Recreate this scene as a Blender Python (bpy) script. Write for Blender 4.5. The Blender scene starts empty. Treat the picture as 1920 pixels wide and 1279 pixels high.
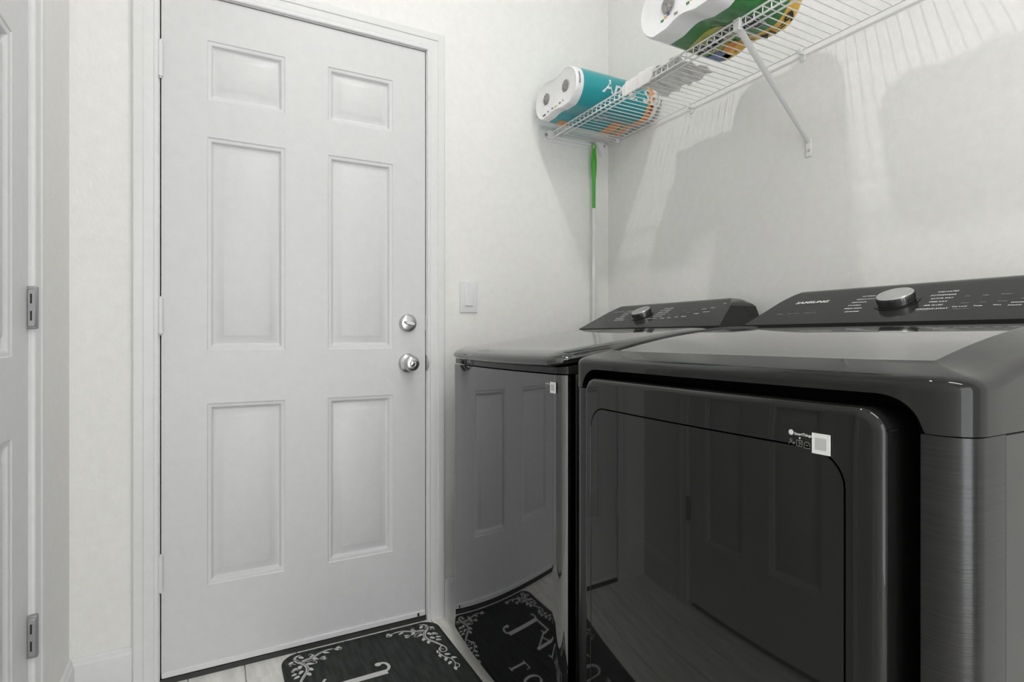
import bpy, bmesh, math, random
from mathutils import Vector, Matrix, noise
random.seed(7)
S = bpy.context.scene
C = S.collection
PI = math.pi

# ------------------------------------------------------------------ camera
cd = bpy.data.cameras.new('camera'); cam = bpy.data.objects.new('camera', cd); C.objects.link(cam)
cam.location = (0, 0, 1.02)
cam.rotation_euler = (PI/2, 0, -math.radians(28.05))
cd.sensor_width = 36.0; cd.lens = 1051/1920*36; cd.shift_y = -6.5/1920; cd.clip_start = 0.02
S.camera = cam
# ------------------------------------------------------------------ world and exposure
W = bpy.data.worlds.new('world'); S.world = W; W.use_nodes = True
bg = W.node_tree.nodes['Background']; bg.inputs[0].default_value = (0.975, 0.995, 1.0, 1); bg.inputs[1].default_value = 0.95
S.view_settings.view_transform = 'Standard'; S.view_settings.look = 'None'
S.view_settings.gamma = 1.0; S.view_settings.use_curve_mapping = False
S.view_settings.exposure = 2.04
LAMP_POS = (0.52, 1.03, 3.03)      # flush ceiling lamp of the laundry room
LAMP_POWER = 260.0
FILL_POS = (0.55, -0.55, 3.03)    # unseen strip added as fill light, further back in the room
FILL_POWER = 4.6

# ------------------------------------------------------------------ materials
MATS = {}
def mat(name, col, rough=0.5, metal=0.0, spec=0.5, bump=None, var=None, coat=0.0, aniso=0.0, emit=None):
    """bump=(scale, strength, stretch xyz)  var=(scale, amount, stretch xyz): value variation"""
    m = bpy.data.materials.new(name); m.use_nodes = True
    nt = m.node_tree; b = nt.nodes['Principled BSDF']
    b.inputs['Base Color'].default_value = (*col, 1); b.inputs['Roughness'].default_value = rough
    b.inputs['Metallic'].default_value = metal; b.inputs['Specular IOR Level'].default_value = spec
    b.inputs['Coat Weight'].default_value = coat; b.inputs['Coat Roughness'].default_value = 0.03
    if aniso: b.inputs['Anisotropic'].default_value = aniso
    if emit:
        b.inputs['Emission Color'].default_value = (*emit[0], 1); b.inputs['Emission Strength'].default_value = emit[1]
    tc = nt.nodes.new('ShaderNodeTexCoord')
    def nz(scale, stretch, detail=3.0):
        mp = nt.nodes.new('ShaderNodeMapping'); mp.inputs['Scale'].default_value = stretch
        n = nt.nodes.new('ShaderNodeTexNoise'); n.inputs['Scale'].default_value = scale; n.inputs['Detail'].default_value = detail
        nt.links.new(tc.outputs['Object'], mp.inputs['Vector']); nt.links.new(mp.outputs['Vector'], n.inputs['Vector'])
        return n
    if bump:
        n = nz(bump[0], bump[2]); bp = nt.nodes.new('ShaderNodeBump')
        bp.inputs['Strength'].default_value = bump[1]; bp.inputs['Distance'].default_value = bump[3] if len(bump) > 3 else 0.002
        nt.links.new(n.outputs['Fac'], bp.inputs['Height']); nt.links.new(bp.outputs['Normal'], b.inputs['Normal'])
    v = var or (40, 0.02, (1, 1, 1))
    n = nz(v[0], v[2], 4.0); r = nt.nodes.new('ShaderNodeValToRGB')
    r.color_ramp.elements[0].position = 0.3; r.color_ramp.elements[1].position = 0.7
    r.color_ramp.elements[0].color = (*[c*(1-v[1]) for c in col], 1); r.color_ramp.elements[1].color = (*[min(1, c*(1+v[1])) for c in col], 1)
    nt.links.new(n.outputs['Fac'], r.inputs['Fac']); nt.links.new(r.outputs['Color'], b.inputs['Base Color'])
    MATS[name] = m
    return m
one = (1, 1, 1)
mat('wall', (.835, .83, .812), .85, spec=.25, bump=(95, .32, (1, 1, .8), .003))
mat('ceiling', (.74, .74, .73), .9, spec=.2, bump=(70, .3, one, .004))
mat('white_paint', (.685, .685, .692), .38, spec=.4)
mat('white_trim', (.76, .76, .766), .35, spec=.4)
mat('hinge_paint', (.74, .74, .75), .35)
mat('plank', (.80, .785, .745), .42, var=(7, .16, (6, .8, 1)), bump=(30, .15, (6, .6, 1), .001))
mat('grout', (.62, .61, .58), .8)
mat('dark_gap', (.012, .012, .012), .6)
mat('sill', (.03, .032, .03), .45)
mat('chrome', (.72, .72, .73), .16, 1.0)
mat('satin', (.60, .60, .61), .28, 1.0, var=(60, .08, (1, 8, 1)))
mat('steel_grey', (.34, .34, .35), .45, .6)
mat('black_gloss', (.010, .0105, .010), .03, spec=.42)
mat('cap_gloss', (.014, .0145, .014), .05, spec=.36)
mat('deck_gloss', (.016, .0165, .016), .045, spec=.95, coat=.7)
mat('black_metal', (.17, .17, .172), .035, 1.0, var=(120, .05, (.1, .1, 14)))
mat('brushed', (.055, .055, .056), .22, 1.0, bump=(160, .30, (.12, .12, 9), .0005), var=(110, .16, (.12, .12, 10)))
mat('cabinet_black', (.018, .018, .018), .22, spec=.5)
mat('recess_black', (.002, .002, .002), .6, spec=.08)
mat('console_black', (.017, .018, .017), .10, spec=.12)
mat('knob_side', (.24, .24, .24), .22, 1.0)
mat('print_white', (.72, .72, .72), .5)
mat('print_grey', (.30, .30, .30), .5)
mat('sticker_white', (.80, .80, .80), .5)
mat('sticker_grey', (.52, .52, .52), .5)
mat('shelf_white', (.82, .82, .82), .35, spec=.45)
mat('teal', (.0, .30, .34), .28, coat=.35, bump=(30, .35, (1, 2, 2), .003))
mat('film_white', (.82, .82, .83), .26, coat=.45, bump=(28, .4, one, .003))
mat('orange', (.80, .30, .06), .3, coat=.3, var=(25, .2, one))
mat('film_green', (.008, .17, .02), .25, coat=.4, bump=(28, .5, (1, 2, 2), .003), var=(14, .25, one))
mat('film_yellow', (.74, .44, .045), .3, coat=.3, var=(18, .22, one))
mat('film_olive', (.36, .36, .06), .3, coat=.3, var=(22, .3, one))
mat('film_blue', (.035, .10, .26), .3, coat=.3, var=(60, .4, one))
mat('ink_black', (.012, .012, .014), .4)
mat('ink_violet', (.20, .05, .16), .4)
mat('ink_lime', (.62, .66, .12), .4)
mat('core_grey', (.28, .27, .26), .7, var=(150, .5, one))
mat('cloth', (.80, .79, .77), .95, spec=.1, bump=(260, .3, one, .001))
mat('handle_green', (.06, .40, .035), .35, coat=.2)
mat('handle_grip', (.16, .52, .08), .5)
mat('pole_white', (.80, .80, .79), .3, coat=.2)
mat('mat_dark', (.030, .035, .032), .75, spec=.25, var=(9, .45, (9, 1.2, 1)), bump=(260, .25, one, .001))
mat('mat_edge', (.022, .024, .023), .8)
mat('mat_print', (.62, .62, .61), .8, spec=.15)
mat('lamp_metal', (.55, .55, .55), .3, 1.0)
mat('lamp_glass', (.9, .9, .88), .4, emit=((1, .988, .968), LAMP_POWER))
mat('fill_strip_glow', (.9, .9, .88), .4, emit=((1, .988, .968), FILL_POWER))  # glow of the added fill strip

# ------------------------------------------------------------------ mesh helpers
class MB:
    def __init__(s): s.v = []; s.f = []
    def add(s, vs, fs):
        n = len(s.v); s.v += [tuple(p) for p in vs]; s.f += [tuple(i+n for i in f) for f in fs]; return s
    def box(s, x0, x1, y0, y1, z0, z1):
        return s.add([(x0,y0,z0),(x1,y0,z0),(x1,y1,z0),(x0,y1,z0),(x0,y0,z1),(x1,y0,z1),(x1,y1,z1),(x0,y1,z1)],
                     [(3,2,1,0),(4,5,6,7),(0,1,5,4),(1,2,6,5),(2,3,7,6),(3,0,4,7)])
    def loft(s, rings, cap0=True, cap1=True, closed=True):
        n = len(rings[0]); vs = [p for r in rings for p in r]; fs = []
        for k in range(len(rings)-1):
            for i in range(n if closed else n-1):
                j = (i+1) % n; fs.append((k*n+i, k*n+j, (k+1)*n+j, (k+1)*n+i))
        if cap0: fs.append(tuple(range(n-1, -1, -1)))
        if cap1: fs.append(tuple((len(rings)-1)*n+i for i in range(n)))
        return s.add(vs, fs)
    def tube(s, pts, r, n=8, caps=True):
        pts = [Vector(p) for p in pts]; rings = []
        up = None
        for i, p in enumerate(pts):
            d = ((pts[min(i+1, len(pts)-1)]-p).normalized() + (p-pts[max(i-1, 0)]).normalized()).normalized()
            if up is None:
                up = Vector((0,0,1)) if abs(d.z) < .9 else Vector((1,0,0))
            a = d.cross(up).normalized(); b = a.cross(d).normalized(); up = b
            rr = r[i] if isinstance(r, (list, tuple)) else r
            rings.append([p + a*rr*math.cos(2*PI*k/n) + b*rr*math.sin(2*PI*k/n) for k in range(n)])
        return s.loft(rings, caps, caps)
    def lathe(s, prof, o, axis, n=32):
        o = Vector(o); ax = Vector(axis).normalized()
        u = ax.orthogonal().normalized(); w = ax.cross(u)
        rings = [[o + ax*h + (u*math.cos(2*PI*k/n) + w*math.sin(2*PI*k/n))*max(r, 1e-5) for k in range(n)] for r, h in prof]
        return s.loft(rings)
    def poly(s, pts): return s.add(pts, [tuple(range(len(pts)))])
    def build(s, name, m, parent=None, smooth=None, bevel=None, label=None, kind=None):
        me = bpy.data.meshes.new(name); me.from_pydata(s.v, [], s.f); me.validate(); me.update()
        bm = bmesh.new(); bm.from_mesh(me); bmesh.ops.recalc_face_normals(bm, faces=bm.faces); bm.to_mesh(me); bm.free()
        me.materials.append(MATS[m])
        o = bpy.data.objects.new(name, me); C.objects.link(o)
        if smooth is not None:
            for p in me.polygons: p.use_smooth = True
            me.set_sharp_from_angle(angle=math.radians(smooth))
        if bevel:
            bv = o.modifiers.new('bevel', 'BEVEL'); bv.width = bevel[0]; bv.segments = bevel[1]; bv.limit_method = 'ANGLE'; bv.angle_limit = math.radians(35)
            if smooth is None:
                for p in me.polygons: p.use_smooth = True
                me.set_sharp_from_angle(angle=math.radians(70))
        if parent: attach(o, parent)
        if label: o['label'] = label
        if kind: o['kind'] = kind
        return o
def world_loc(p):
    l = Vector(p.location)
    while p.parent: p = p.parent; l += Vector(p.location) if p.type == 'EMPTY' else Vector()
    return l
def attach(o, p):
    o.parent = p
    if p.type == 'EMPTY': o.matrix_parent_inverse = Matrix.Translation(-Vector(p.location))
def thing(name, loc, label=None, cat=None, group=None, kind=None):
    o = bpy.data.objects.new(name, None); C.objects.link(o); o.location = loc; o.empty_display_size = .05
    if label: o['label'] = label
    if cat: o['category'] = cat
    if group: o['group'] = group
    if kind: o['kind'] = kind
    return o
def struct(o, label, cat): o['kind'] = 'structure'; o['label'] = label; o['category'] = cat; return o

def text2d(body, size, align='LEFT', shear=0.0, bold=0.0, res=3):
    cu = bpy.data.curves.new('t', 'FONT'); cu.body = body; cu.size = size; cu.align_x = align; cu.shear = shear
    cu.resolution_u = res; cu.offset = bold; cu.fill_mode = 'FRONT'
    o = bpy.data.objects.new('t', cu); C.objects.link(o)
    dg = bpy.context.evaluated_depsgraph_get(); me = o.evaluated_get(dg).to_mesh()
    vs = [(v.co.x, v.co.y) for v in me.vertices]; fs = [tuple(p.vertices) for p in me.polygons]
    o.evaluated_get(dg).to_mesh_clear(); bpy.data.objects.remove(o); bpy.data.curves.remove(cu)
    return vs, fs
def text(mb, body, size, fn, **k):
    vs, fs = text2d(body, size, **k); mb.add([fn(u, v) for u, v in vs], fs)
def word_part(name, m, parent, body, size, fn, **k):
    q = MB(); text(q, body, size, fn, **k); return flatten_normals_build(q, name, m, parent)
def flatten_normals_build(mb, name, m, parent):      # flat print: keep winding as made
    me = bpy.data.meshes.new(name); me.from_pydata(mb.v, [], mb.f); me.update(); me.materials.append(MATS[m])
    o = bpy.data.objects.new(name, me); C.objects.link(o)
    if parent: attach(o, parent)
    return o

# ------------------------------------------------------------------ room dimensions
XW, XE, YN, YS, ZC = -.35, 1.50, 1.935, -1.6, 3.05
# ------------------------------------------------------------------ floor of wood-look planks
o = MB().box(XW-.1, XE+.1, YS-.1, YN+.1, -.10, -.006).build('floor', 'grout'); struct(o, 'pale grey-beige wood-look plank floor in front of the door', 'floor')
FL = o
pw, plen, gap = .152, 1.22, .0022
meshes = {}
x = XW-.02; row = 0
while x < XE:
    x1 = min(x+pw, XE); off = (row*.437) % plen
    y = YN - off
    y_hi = YN
    while y_hi > YS:
        y_lo = max(y, YS)
        if y_hi - y_lo > .03:
            key = (round(x1-x, 3), round(y_hi-y_lo, 3))
            if key not in meshes:
                w, l = key
                ob = MB().box(gap/2, w-gap/2, gap/2, l-gap/2, -.006, 0).build('plank', 'plank', bevel=(.0012, 1))
                meshes[key] = ob.data; p = ob
            else:
                p = bpy.data.objects.new('plank', meshes[key]); C.objects.link(p)
                bv = p.modifiers.new('bevel', 'BEVEL'); bv.width = .0012; bv.segments = 1
            p.location = (x, y_lo, 0); p.parent = FL
        y_hi = y_lo; y = y_lo - plen
    x += pw; row += 1

# ------------------------------------------------------------------ walls and ceiling
DX0, DX1, DZ0, DZ1 = -.135, .676, .022, 2.052       # slab of the entry door
o = MB().box(XW-.1, DX0-.021, YN, YN+.12, 0, ZC).box(DX1+.021, XE+.1, YN, YN+.12, 0, ZC).box(DX0-.021, DX1+.021, YN, YN+.12, DZ1+.021, ZC)
struct(o.build('wall_north', 'wall'), 'pale beige textured wall holding the white entry door', 'wall')
struct(MB().box(XE, XE+.1, YS-.1, YN, 0, ZC).build('wall_east', 'wall'), 'pale beige textured wall behind washer and dryer', 'wall')
GY0, GY1 = .80, 1.562                                # slab of the side door
o = MB().box(XW-.1, XW, GY1+.021, YN, 0, ZC).box(XW-.1, XW, YS-.1, GY0-.021, 0, ZC).box(XW-.1, XW, GY0-.021, GY1+.021, DZ1+.021, ZC)
struct(o.build('wall_west', 'wall'), 'narrow beige wall strip at the left beside side door', 'wall')
HX0, HX1 = -.34, .80                                 # open doorway behind the camera
o = MB().box(XW-.1, HX0, YS-.1, YS, 0, ZC).box(HX1, XE+.1, YS-.1, YS, 0, ZC).box(HX0, HX1, YS-.1, YS, 2.10, ZC)
struct(o.build('wall_south', 'wall'), 'beige wall with open doorway behind the viewer', 'wall')
struct(MB().box(XW-.1, XE+.1, YS-.1, YN+.12, ZC, ZC+.1).build('ceiling', 'ceiling'), 'white ceiling above the laundry room', 'ceiling')

# ------------------------------------------------------------------ doors
def door_leaf(name, P, w, zlist, cols, label, cat, loc):
    """P(u, z, d): u along the leaf, d into the leaf. w=(u0,u1)"""
    root = thing(name, loc, label, cat, kind='structure')
    u0, u1 = w; us = [u0, cols[0][0], cols[0][1], cols[1][0], cols[1][1], u1]
    zs = [DZ0, zlist[0][0], zlist[0][1], zlist[1][0], zlist[1][1], zlist[2][0], zlist[2][1], DZ1]
    mb = MB()
    for i in range(5):
        for j in range(7):
            if i in (1, 3) and j in (1, 3, 5): continue
            mb.poly([P(us[i], zs[j], 0), P(us[i+1], zs[j], 0), P(us[i+1], zs[j+1], 0), P(us[i], zs[j+1], 0)])
    T = .04
    mb.loft([[P(u0, DZ0, d), P(u1, DZ0, d), P(u1, DZ1, d), P(u0, DZ1, d)] for d in (0, T)], cap0=False)
    slab = mb.build('slab', 'white_paint', root)
    prof = [(0, 0), (.003, .0025), (.008, .0030), (.012, .0045), (.017, .0125), (.021, .0138), (.028, .0125), (.044, .0040), (.048, .0028)]
    for c0, c1 in cols:
        for z0, z1 in zlist:
            rings = [[P(c0+i, z0+i, d), P(c1-i, z0+i, d), P(c1-i, z1-i, d), P(c0+i, z1-i, d)] for i, d in prof]
            MB().loft(rings, cap0=False).build('panel', 'white_paint', root, smooth=25)
    return root
zl = [(.268, .819), (.981, 1.630), (1.741, 1.924)]
PN = lambda u, z, d: (u, YN+.002+d, z)
D1 = door_leaf('door_1', PN, (DX0, DX1), zl, [(-.017, .2046), (.337, .5575)], 'white six-panel entry door with deadbolt and round knob', 'door', ((DX0+DX1)/2, YN, 0))
PW = lambda u, z, d: (XW-.004-d, u, z)
D2 = door_leaf('door_2', PW, (GY0, GY1), zl, [(.905, 1.115), (1.245, 1.455)], 'white panelled side door with grey hinges at left edge', 'door', (XW, (GY0+GY1)/2, 0))
# unseen backing added so no light leaks round the slabs
MB().box(DX0-.02, DX1+.02, YN+.06, YN+.12, 0, DZ1+.02).build('leak_backing', 'dark_gap', D1)
MB().box(XW-.1, XW-.06, GY0-.02, GY1+.02, 0, DZ1+.02).build('leak_backing', 'dark_gap', D2)
# sweep and sill of the entry door
MB().box(DX0+.001, DX1-.001, YN-.004, YN+.03, .0185, .036).build('door_sweep', 'white_trim', D1, bevel=(.002, 2))
MB().add([(DX0-.003, YN-.0035, .0), (DX1+.003, YN-.0035, .0), (DX1+.003, YN+.06, .0), (DX0-.003, YN+.06, .0),
          (DX0-.003, YN-.0025, .0155), (DX1+.003, YN-.0025, .0155), (DX1+.003, YN+.06, .0165), (DX0-.003, YN+.06, .0165)],
         [(0,1,5,4),(1,2,6,5),(2,3,7,6),(3,0,4,7),(4,5,6,7)]).build('sill', 'sill', D1)
MB().box(.645, .652, YN-.0052, YN, .021, .032).build('sweep_clip', 'dark_gap', D1)
# knob and deadbolt (axis out of the door: -Y)
kx = .611
db = MB().lathe([(.0, 0), (.0325, 0), (.0325, .004), (.0305, .009), (.0275, .0125), (.0235, .0145), (.0, .0150)], (kx, YN+.002, 1.071), (0, -1, 0), 40).build('deadbolt', 'satin', D1, smooth=40)
mb = MB()
tn = [(-.019, -.003), (-.012, -.006), (0, -.0065), (.012, -.006), (.019, -.003), (.019, .003), (.012, .006), (0, .0065), (-.012, .006), (-.019, .003)]
ca, sa = math.cos(-.22), math.sin(-.22)
rot = lambda u, v: (u*ca - v*sa, u*sa + v*ca)
mb.loft([[(kx+rot(u*k, v*k)[0], YN+.002-h, 1.071+rot(u*k, v*k)[1]) for u, v in tn] for h, k in ((.012, 1), (.028, .95), (.031, .8))])
mb.build('thumb_turn', 'chrome', db, smooth=40)
kz = .929
kb = MB().lathe([(.0, 0), (.0345, 0), (.0345, .003), (.032, .0075), (.027, .0105), (.018, .0125), (.0135, .017), (.0125, .026)], (kx, YN+.002, kz), (0, -1, 0), 40).build('knob_rose', 'satin', D1, smooth=40)
MB().lathe([(.0125, .026), (.016, .029), (.0235, .034), (.0275, .042), (.0275, .050), (.0245, .056), (.0175, .0595), (.0115, .0605), (.0105, .0590), (.0, .0590)], (kx, YN+.002, kz), (0, -1, 0), 40).build('knob', 'satin', kb, smooth=40)
MB().lathe([(.0, .058), (.0095, .058), (.0095, .0595), (.006, .062), (.0, .0625)], (kx, YN+.002, kz), (0, -1, 0), 24).build('privacy_button', 'chrome', kb, smooth=40)
MB().lathe([(0, .0), (.0028, .0), (.0028, .0112), (0, .0112)], (kx-.022, YN+.002, kz-.001), (0, -1, 0), 12).build('screw', 'dark_gap', kb)
# latch and bolt seen in the gap, strike lip
MB().box(DX1-.0005, DX1+.0035, YN-.0005, YN+.02, 1.045, 1.10).build('bolt_plate', 'steel_grey', D1)
MB().lathe([(0, 0), (.028, 0), (.028, .0025), (0, .0025)], (DX1+.0025, YN+.004, kz), (1, 0, 0), 24).build('strike_lip', 'satin', D1)
# painted barrel hinges of the entry door
def barrel_hinge(z, parent, h=.102):
    mb = MB(); x, y = DX0-.0015, YN-.005
    mb.lathe([(0, -h/2-.006), (.003, -h/2-.005), (.0045, -h/2), (.0072, -h/2), (.0072, h/2), (.0045, h/2), (.003, h/2+.006), (0, h/2+.007)], (x, y, z), (0, 0, 1), 14)
    for k in range(1, 5):
        zz = z-h/2+k*h/5
        mb.lathe([(.0076, -.0006), (.0076, .0006)], (x, y, zz), (0, 0, 1), 14)
    mb.box(x-.010, x-.002, YN-.002, YN+.004, z-h/2, z+h/2)
    return mb.build('hinge', 'hinge_paint', parent, smooth=40)
for z in (1.836, 1.083, .328): barrel_hinge(z, D1)
# grey spring hinges of the side door
for z in (1.838, 1.085, .372):
    h = .092
    mb = MB().box(XW-.006, XW+.0135, GY1-.006, GY1+.008, z-h/2, z+h/2).box(XW-.004, XW+.0115, GY1-.009, GY1-.004, z-h/2+.004, z+h/2-.006)
    hg = mb.build('hinge', 'steel_grey', D2, bevel=(.0025, 2), label='grey spring hinge')
    for dz in (.019, -.018):
        MB().box(XW+.0018, XW+.0050, GY1-.0100, GY1-.0085, z+dz-.0105, z+dz+.0105).build('slot', 'dark_gap', hg)
        MB().box(XW+.0055, XW+.0105, GY1-.0104, GY1-.0085, z+dz-.0095, z+dz+.0105).build('tab', 'steel_grey', hg)
# casings: profile (w outwards, p proud) swept round the opening with mitres
CP = [(.0, -.01), (.0, .0075), (.003, .0095), (.010, .0095), (.013, .0075), (.016, .0085), (.030, .0110), (.036, .0115), (.039, .0145), (.050, .0165), (.060, .0165), (.0635, .0135), (.0635, -.002)]
def casing(name, P, a, b, zt, label):
    rings = [[P(a-w, .0, p) for w, p in CP], [P(a-w, zt+w, p) for w, p in CP], [P(b+w, zt+w, p) for w, p in CP], [P(b+w, .0, p) for w, p in CP]]
    return struct(MB().loft(rings).build(name, 'white_trim', smooth=20), label, 'trim')
casing('trim_1', lambda u, z, p: (u, YN-p, z), DX0-.006, DX1+.006, DZ1+.006, 'white moulded casing around the entry door')
casing('trim_2', lambda u, z, p: (XW+p*.8, u, z), GY0-.006, GY1+.006, DZ1+.006, 'white moulded casing around the side door')
# jambs
j = .018
o = MB().box(DX0-.0205, DX0-.0035, YN, YN+.06, 0, DZ1+.02).box(DX1+.0035, DX1+.0205, YN, YN+.06, 0, DZ1+.02).box(DX0-.0205, DX1+.0205, YN, YN+.06, DZ1+.0035, DZ1+.0205)
struct(o.build('trim_3', 'white_trim'), 'white jamb of the entry door', 'trim')
o = MB().box(XW-.06, XW, GY0-.0205, GY0-.003, 0, DZ1+.02).box(XW-.06, XW, GY1+.003, GY1+.0205, 0, DZ1+.02).box(XW-.06, XW, GY0-.0205, GY1+.0205, DZ1+.003, DZ1+.0205)
struct(o.build('trim_4', 'white_trim'), 'white jamb of the side door', 'trim')
# baseboards
BP = [(0, 0), (.014, 0), (.014, .105), (.012, .116), (.008, .122), (.0065, .130), (.004, .133), (0, .133)]
def base(name, pts, label):   # pts: list of (x, y, nx, ny): profile offset along mitre vector
    rings = [[(x+nx*t, y+ny*t, z) for t, z in BP] for x, y, nx, ny in pts]
    return struct(MB().loft(rings).build(name, 'white_trim', smooth=20), label, 'baseboard')
base('baseboard_north', [(DX0-.07, YN, 0, -1), (XW, YN, 1, -1)], 'white baseboard left of the entry door')
base('baseboard_west', [(XW, YN, 1, -1), (XW, GY1+.071, 1, 0)], 'white baseboard on the narrow left wall')
base('baseboard_east', [(XE, YS, -1, 0), (XE, YN, -1, -1)], 'white baseboard behind washer and dryer')
base('trim_5', [(DX1+.070, YN, 0, -1), (XE, YN, -1, -1)], 'white baseboard right of the entry door behind washer')

# ------------------------------------------------------------------ ceiling lamp and added fill strip (outside the frame)
def ceiling_lamp(pos, glass, label):
    x, y, z = pos
    t = thing('ceiling_light', (x, y, ZC), label, 'ceiling light')
    MB().lathe([(0, 0), (.050, 0), (.050, -.006), (.044, -.014), (.0285, -.016), (.0285, -.013), (0, -.013)], (x, y, ZC), (0, 0, 1), 40).build('trim_ring', 'white_trim', t, smooth=40)
    MB().lathe([(.0280, -.0132), (.0280, -.0155), (.022, -.0170), (0, -.0175)], (x, y, ZC), (0, 0, 1), 40).build('lens', glass, t, smooth=60)
    return t
ceiling_lamp(LAMP_POS, 'lamp_glass', 'small round ceiling light above the washer and dryer')
def fill_strip(pos, label):  # invented strip that brightens the room evenly from behind the camera
    x, y, z = pos
    t = thing('ceiling_light', (x, y, ZC), label, 'ceiling light')
    MB().box(x-.14, x+.14, y-.62, y+.62, ZC-.05, ZC).build('housing', 'white_trim', t, bevel=(.006, 2))
    MB().box(x-.120, x+.120, y-.60, y+.60, ZC-.052, ZC-.049).build('lens', 'fill_strip_glow', t)
    for sx_ in (-1, 1): MB().box(x+sx_*.130-.008, x+sx_*.130+.008, y-.62, y+.62, ZC-.085, ZC-.050).build('side_baffle', 'white_trim', t)
    return t
fill_strip(FILL_POS, 'unseen fill light strip added on the ceiling behind the camera')

# ------------------------------------------------------------------ appliance helpers
def plan(xf, xb, y0, y1, r, bow=0.0, nf=40, nc=8, rb=None):
    """outline from front right (small y) going along the front to large y, then back; returns (x,y)"""
    pts = []; rb = r if rb is None else rb
    B = lambda y: -bow*(1-((2*(y-y0)/(y1-y0)-1)**2))
    for k in range(nc+1):
        a = PI*1.5 - k*PI/2/nc        # from -Y side to -X side
        pts.append((xf+r+r*math.cos(a), y0+r+r*math.sin(a)))
    for k in range(1, nf): pts.append((xf, y0+r+(y1-y0-2*r)*k/nf))
    for k in range(nc+1):
        a = PI - k*PI/2/nc
        pts.append((xf+r+r*math.cos(a), y1-r+r*math.sin(a)))
    ns = 20
    for k in range(1, ns): pts.append((xf+r+(xb-rb-xf-r)*k/ns, y1))
    for k in range(nc+1):
        a = PI/2 - k*PI/2/nc
        pts.append((xb-rb+rb*math.cos(a), y1-rb+rb*math.sin(a)))
    for k in range(nc+1):
        a = 0 - k*PI/2/nc
        pts.append((xb-rb+rb*math.cos(a), y0+rb+rb*math.sin(a)))
    for k in range(1, ns): pts.append((xb-rb-(xb-rb-xf-r)*k/ns, y0))
    xm = xf+.6*(xb-xf)
    return [(x+B(y)*max(0, (xm-x)/(xm-xf)), y) for x, y in pts]
def inset_plan(xf, xb, y0, y1, r, bow, i, **k): return plan(xf+i, xb-i, y0+i, y1-i, max(r-i, .004), bow, **k)
def rrect(u0, u1, v0, v1, r, n=8, ne=1):
    pts = []
    for cx, cy, a0 in ((u1-r, v1-r, 0), (u0+r, v1-r, PI/2), (u0+r, v0+r, PI), (u1-r, v0+r, 1.5*PI)):
        for k in range(n+1):
            a = a0+k*PI/2/n; pts.append((cx+r*math.cos(a), cy+r*math.sin(a)))
    if ne > 1:                       # subdivide the four straight edges
        out = []; m = n+1
        for c in range(4):
            out += pts[c*m:(c+1)*m]; p, q = pts[(c+1)*m-1], pts[((c+1)*m) % len(pts)]
            out += [(p[0]+(q[0]-p[0])*k/ne, p[1]+(q[1]-p[1])*k/ne) for k in range(1, ne)]
        return out
    return pts
def console(name, xb, zb, xt, zt, xr, zr, y0, y1, taper, m, parent):
    prof = [(xb, zb-.03), (xb, zb)]
    for k in (.25, .5, .75, .93): prof.append((xb+(xt-xb)*k, zb+(zt-zb)*k))
    prof += [(xt, zt), (xt+.012, zt+.0035), (xt+.03, zt+.004), (xr-.01, zt+.001), (xr, zt-.012), (xr, zr)]
    rings = []
    R = .028
    def ring(y, cut, side):
        out = []
        for x, z in prof:
            zz = z; xx = x
            top = zt+.004-cut*R
            if z > top:          # lower the crown near the rounded ends
                zz = top
                if x < xt+.02: xx = xb+(xt-xb)*(top-zb)/(zt-zb) if x > xb+(xt-xb)*(top-zb)/(zt-zb) and x <= xt+.013 else x
            h = max(0, zz-zb)/(zt-zb)
            out.append((xx, y + side*(taper[0] if side > 0 else taper[1])*h, zz))
        return out
    ys0 = sorted([(y0+d0, c0) for d0, c0 in ((0, 1), (.002, .72), (.006, .45), (.012, .22), (.020, .06), (.028, 0))])
    for y, c in ys0: rings.append(ring(y, c, 1))
    for y, c in [(y1-(yy-y0), c) for yy, c in ys0[::-1]]: rings.append(ring(y, c, -1))
    return MB().loft(rings).build(name, m, parent, smooth=28)

# ------------------------------------------------------------------ dryer (nearest)
DY0, DY1, DF = .273, .959, .654
dryer = thing('clothes_dryer', (1.0, .616, 0), 'black front-door clothes dryer nearest the camera, with silver dial', 'dryer')
# wrapped brushed front frame with two corner columns, side and rear cabinet, dark door recess
def column(ya, yb, side):
    # outline in plan: outer corner rounded
    r = .030; pts = []
    if side < 0:   # small-y side
        pts = [(.727, ya)] + [(DF+r+r*math.cos(1.5*PI-k*PI/16), ya+r+r*math.sin(1.5*PI-k*PI/16)) for k in range(9)] + [(DF, yb-.002), (DF+.002, yb), (.715, yb)]
    else:
        pts = [(.715, ya), (DF+.002, ya), (DF, ya+.002)] + [(DF+r+r*math.cos(PI-k*PI/16), yb-r+r*math.sin(PI-k*PI/16)) for k in range(9)] + [(.727, yb)]
    return MB().loft([[(x, y, z) for x, y in pts] for z in (.09, .40, .70, .919)])
column(DY0, DY0+.046, -1).build('corner_column', 'brushed', dryer, smooth=40, label='brushed dark metal corner column')
column(DY1-.046, DY1, 1).build('corner_column', 'brushed', dryer, smooth=40)
MB().box(.729, 1.398, DY0+.001, DY1-.001, .02, .919).build('cabinet', 'cabinet_black', dryer, bevel=(.002, 2))
MB().box(.703, .728, DY0+.046, DY1-.046, .09, .9585).build('door_recess', 'recess_black', dryer)
MB().box(.70, .727, DY0+.004, DY1-.004, .02, .088).build('kick_plate', 'cabinet_black', dryer, bevel=(.003, 2))
for fx in (.76, 1.34):
    for fy in (DY0+.05, DY1-.05):
        MB().lathe([(0, 0), (.02, 0), (.02, .008), (.008, .012), (.008, .021), (0, .021)], (fx, fy, 0), (0, 0, 1), 16).build('foot', 'cabinet_black', dryer)
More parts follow.
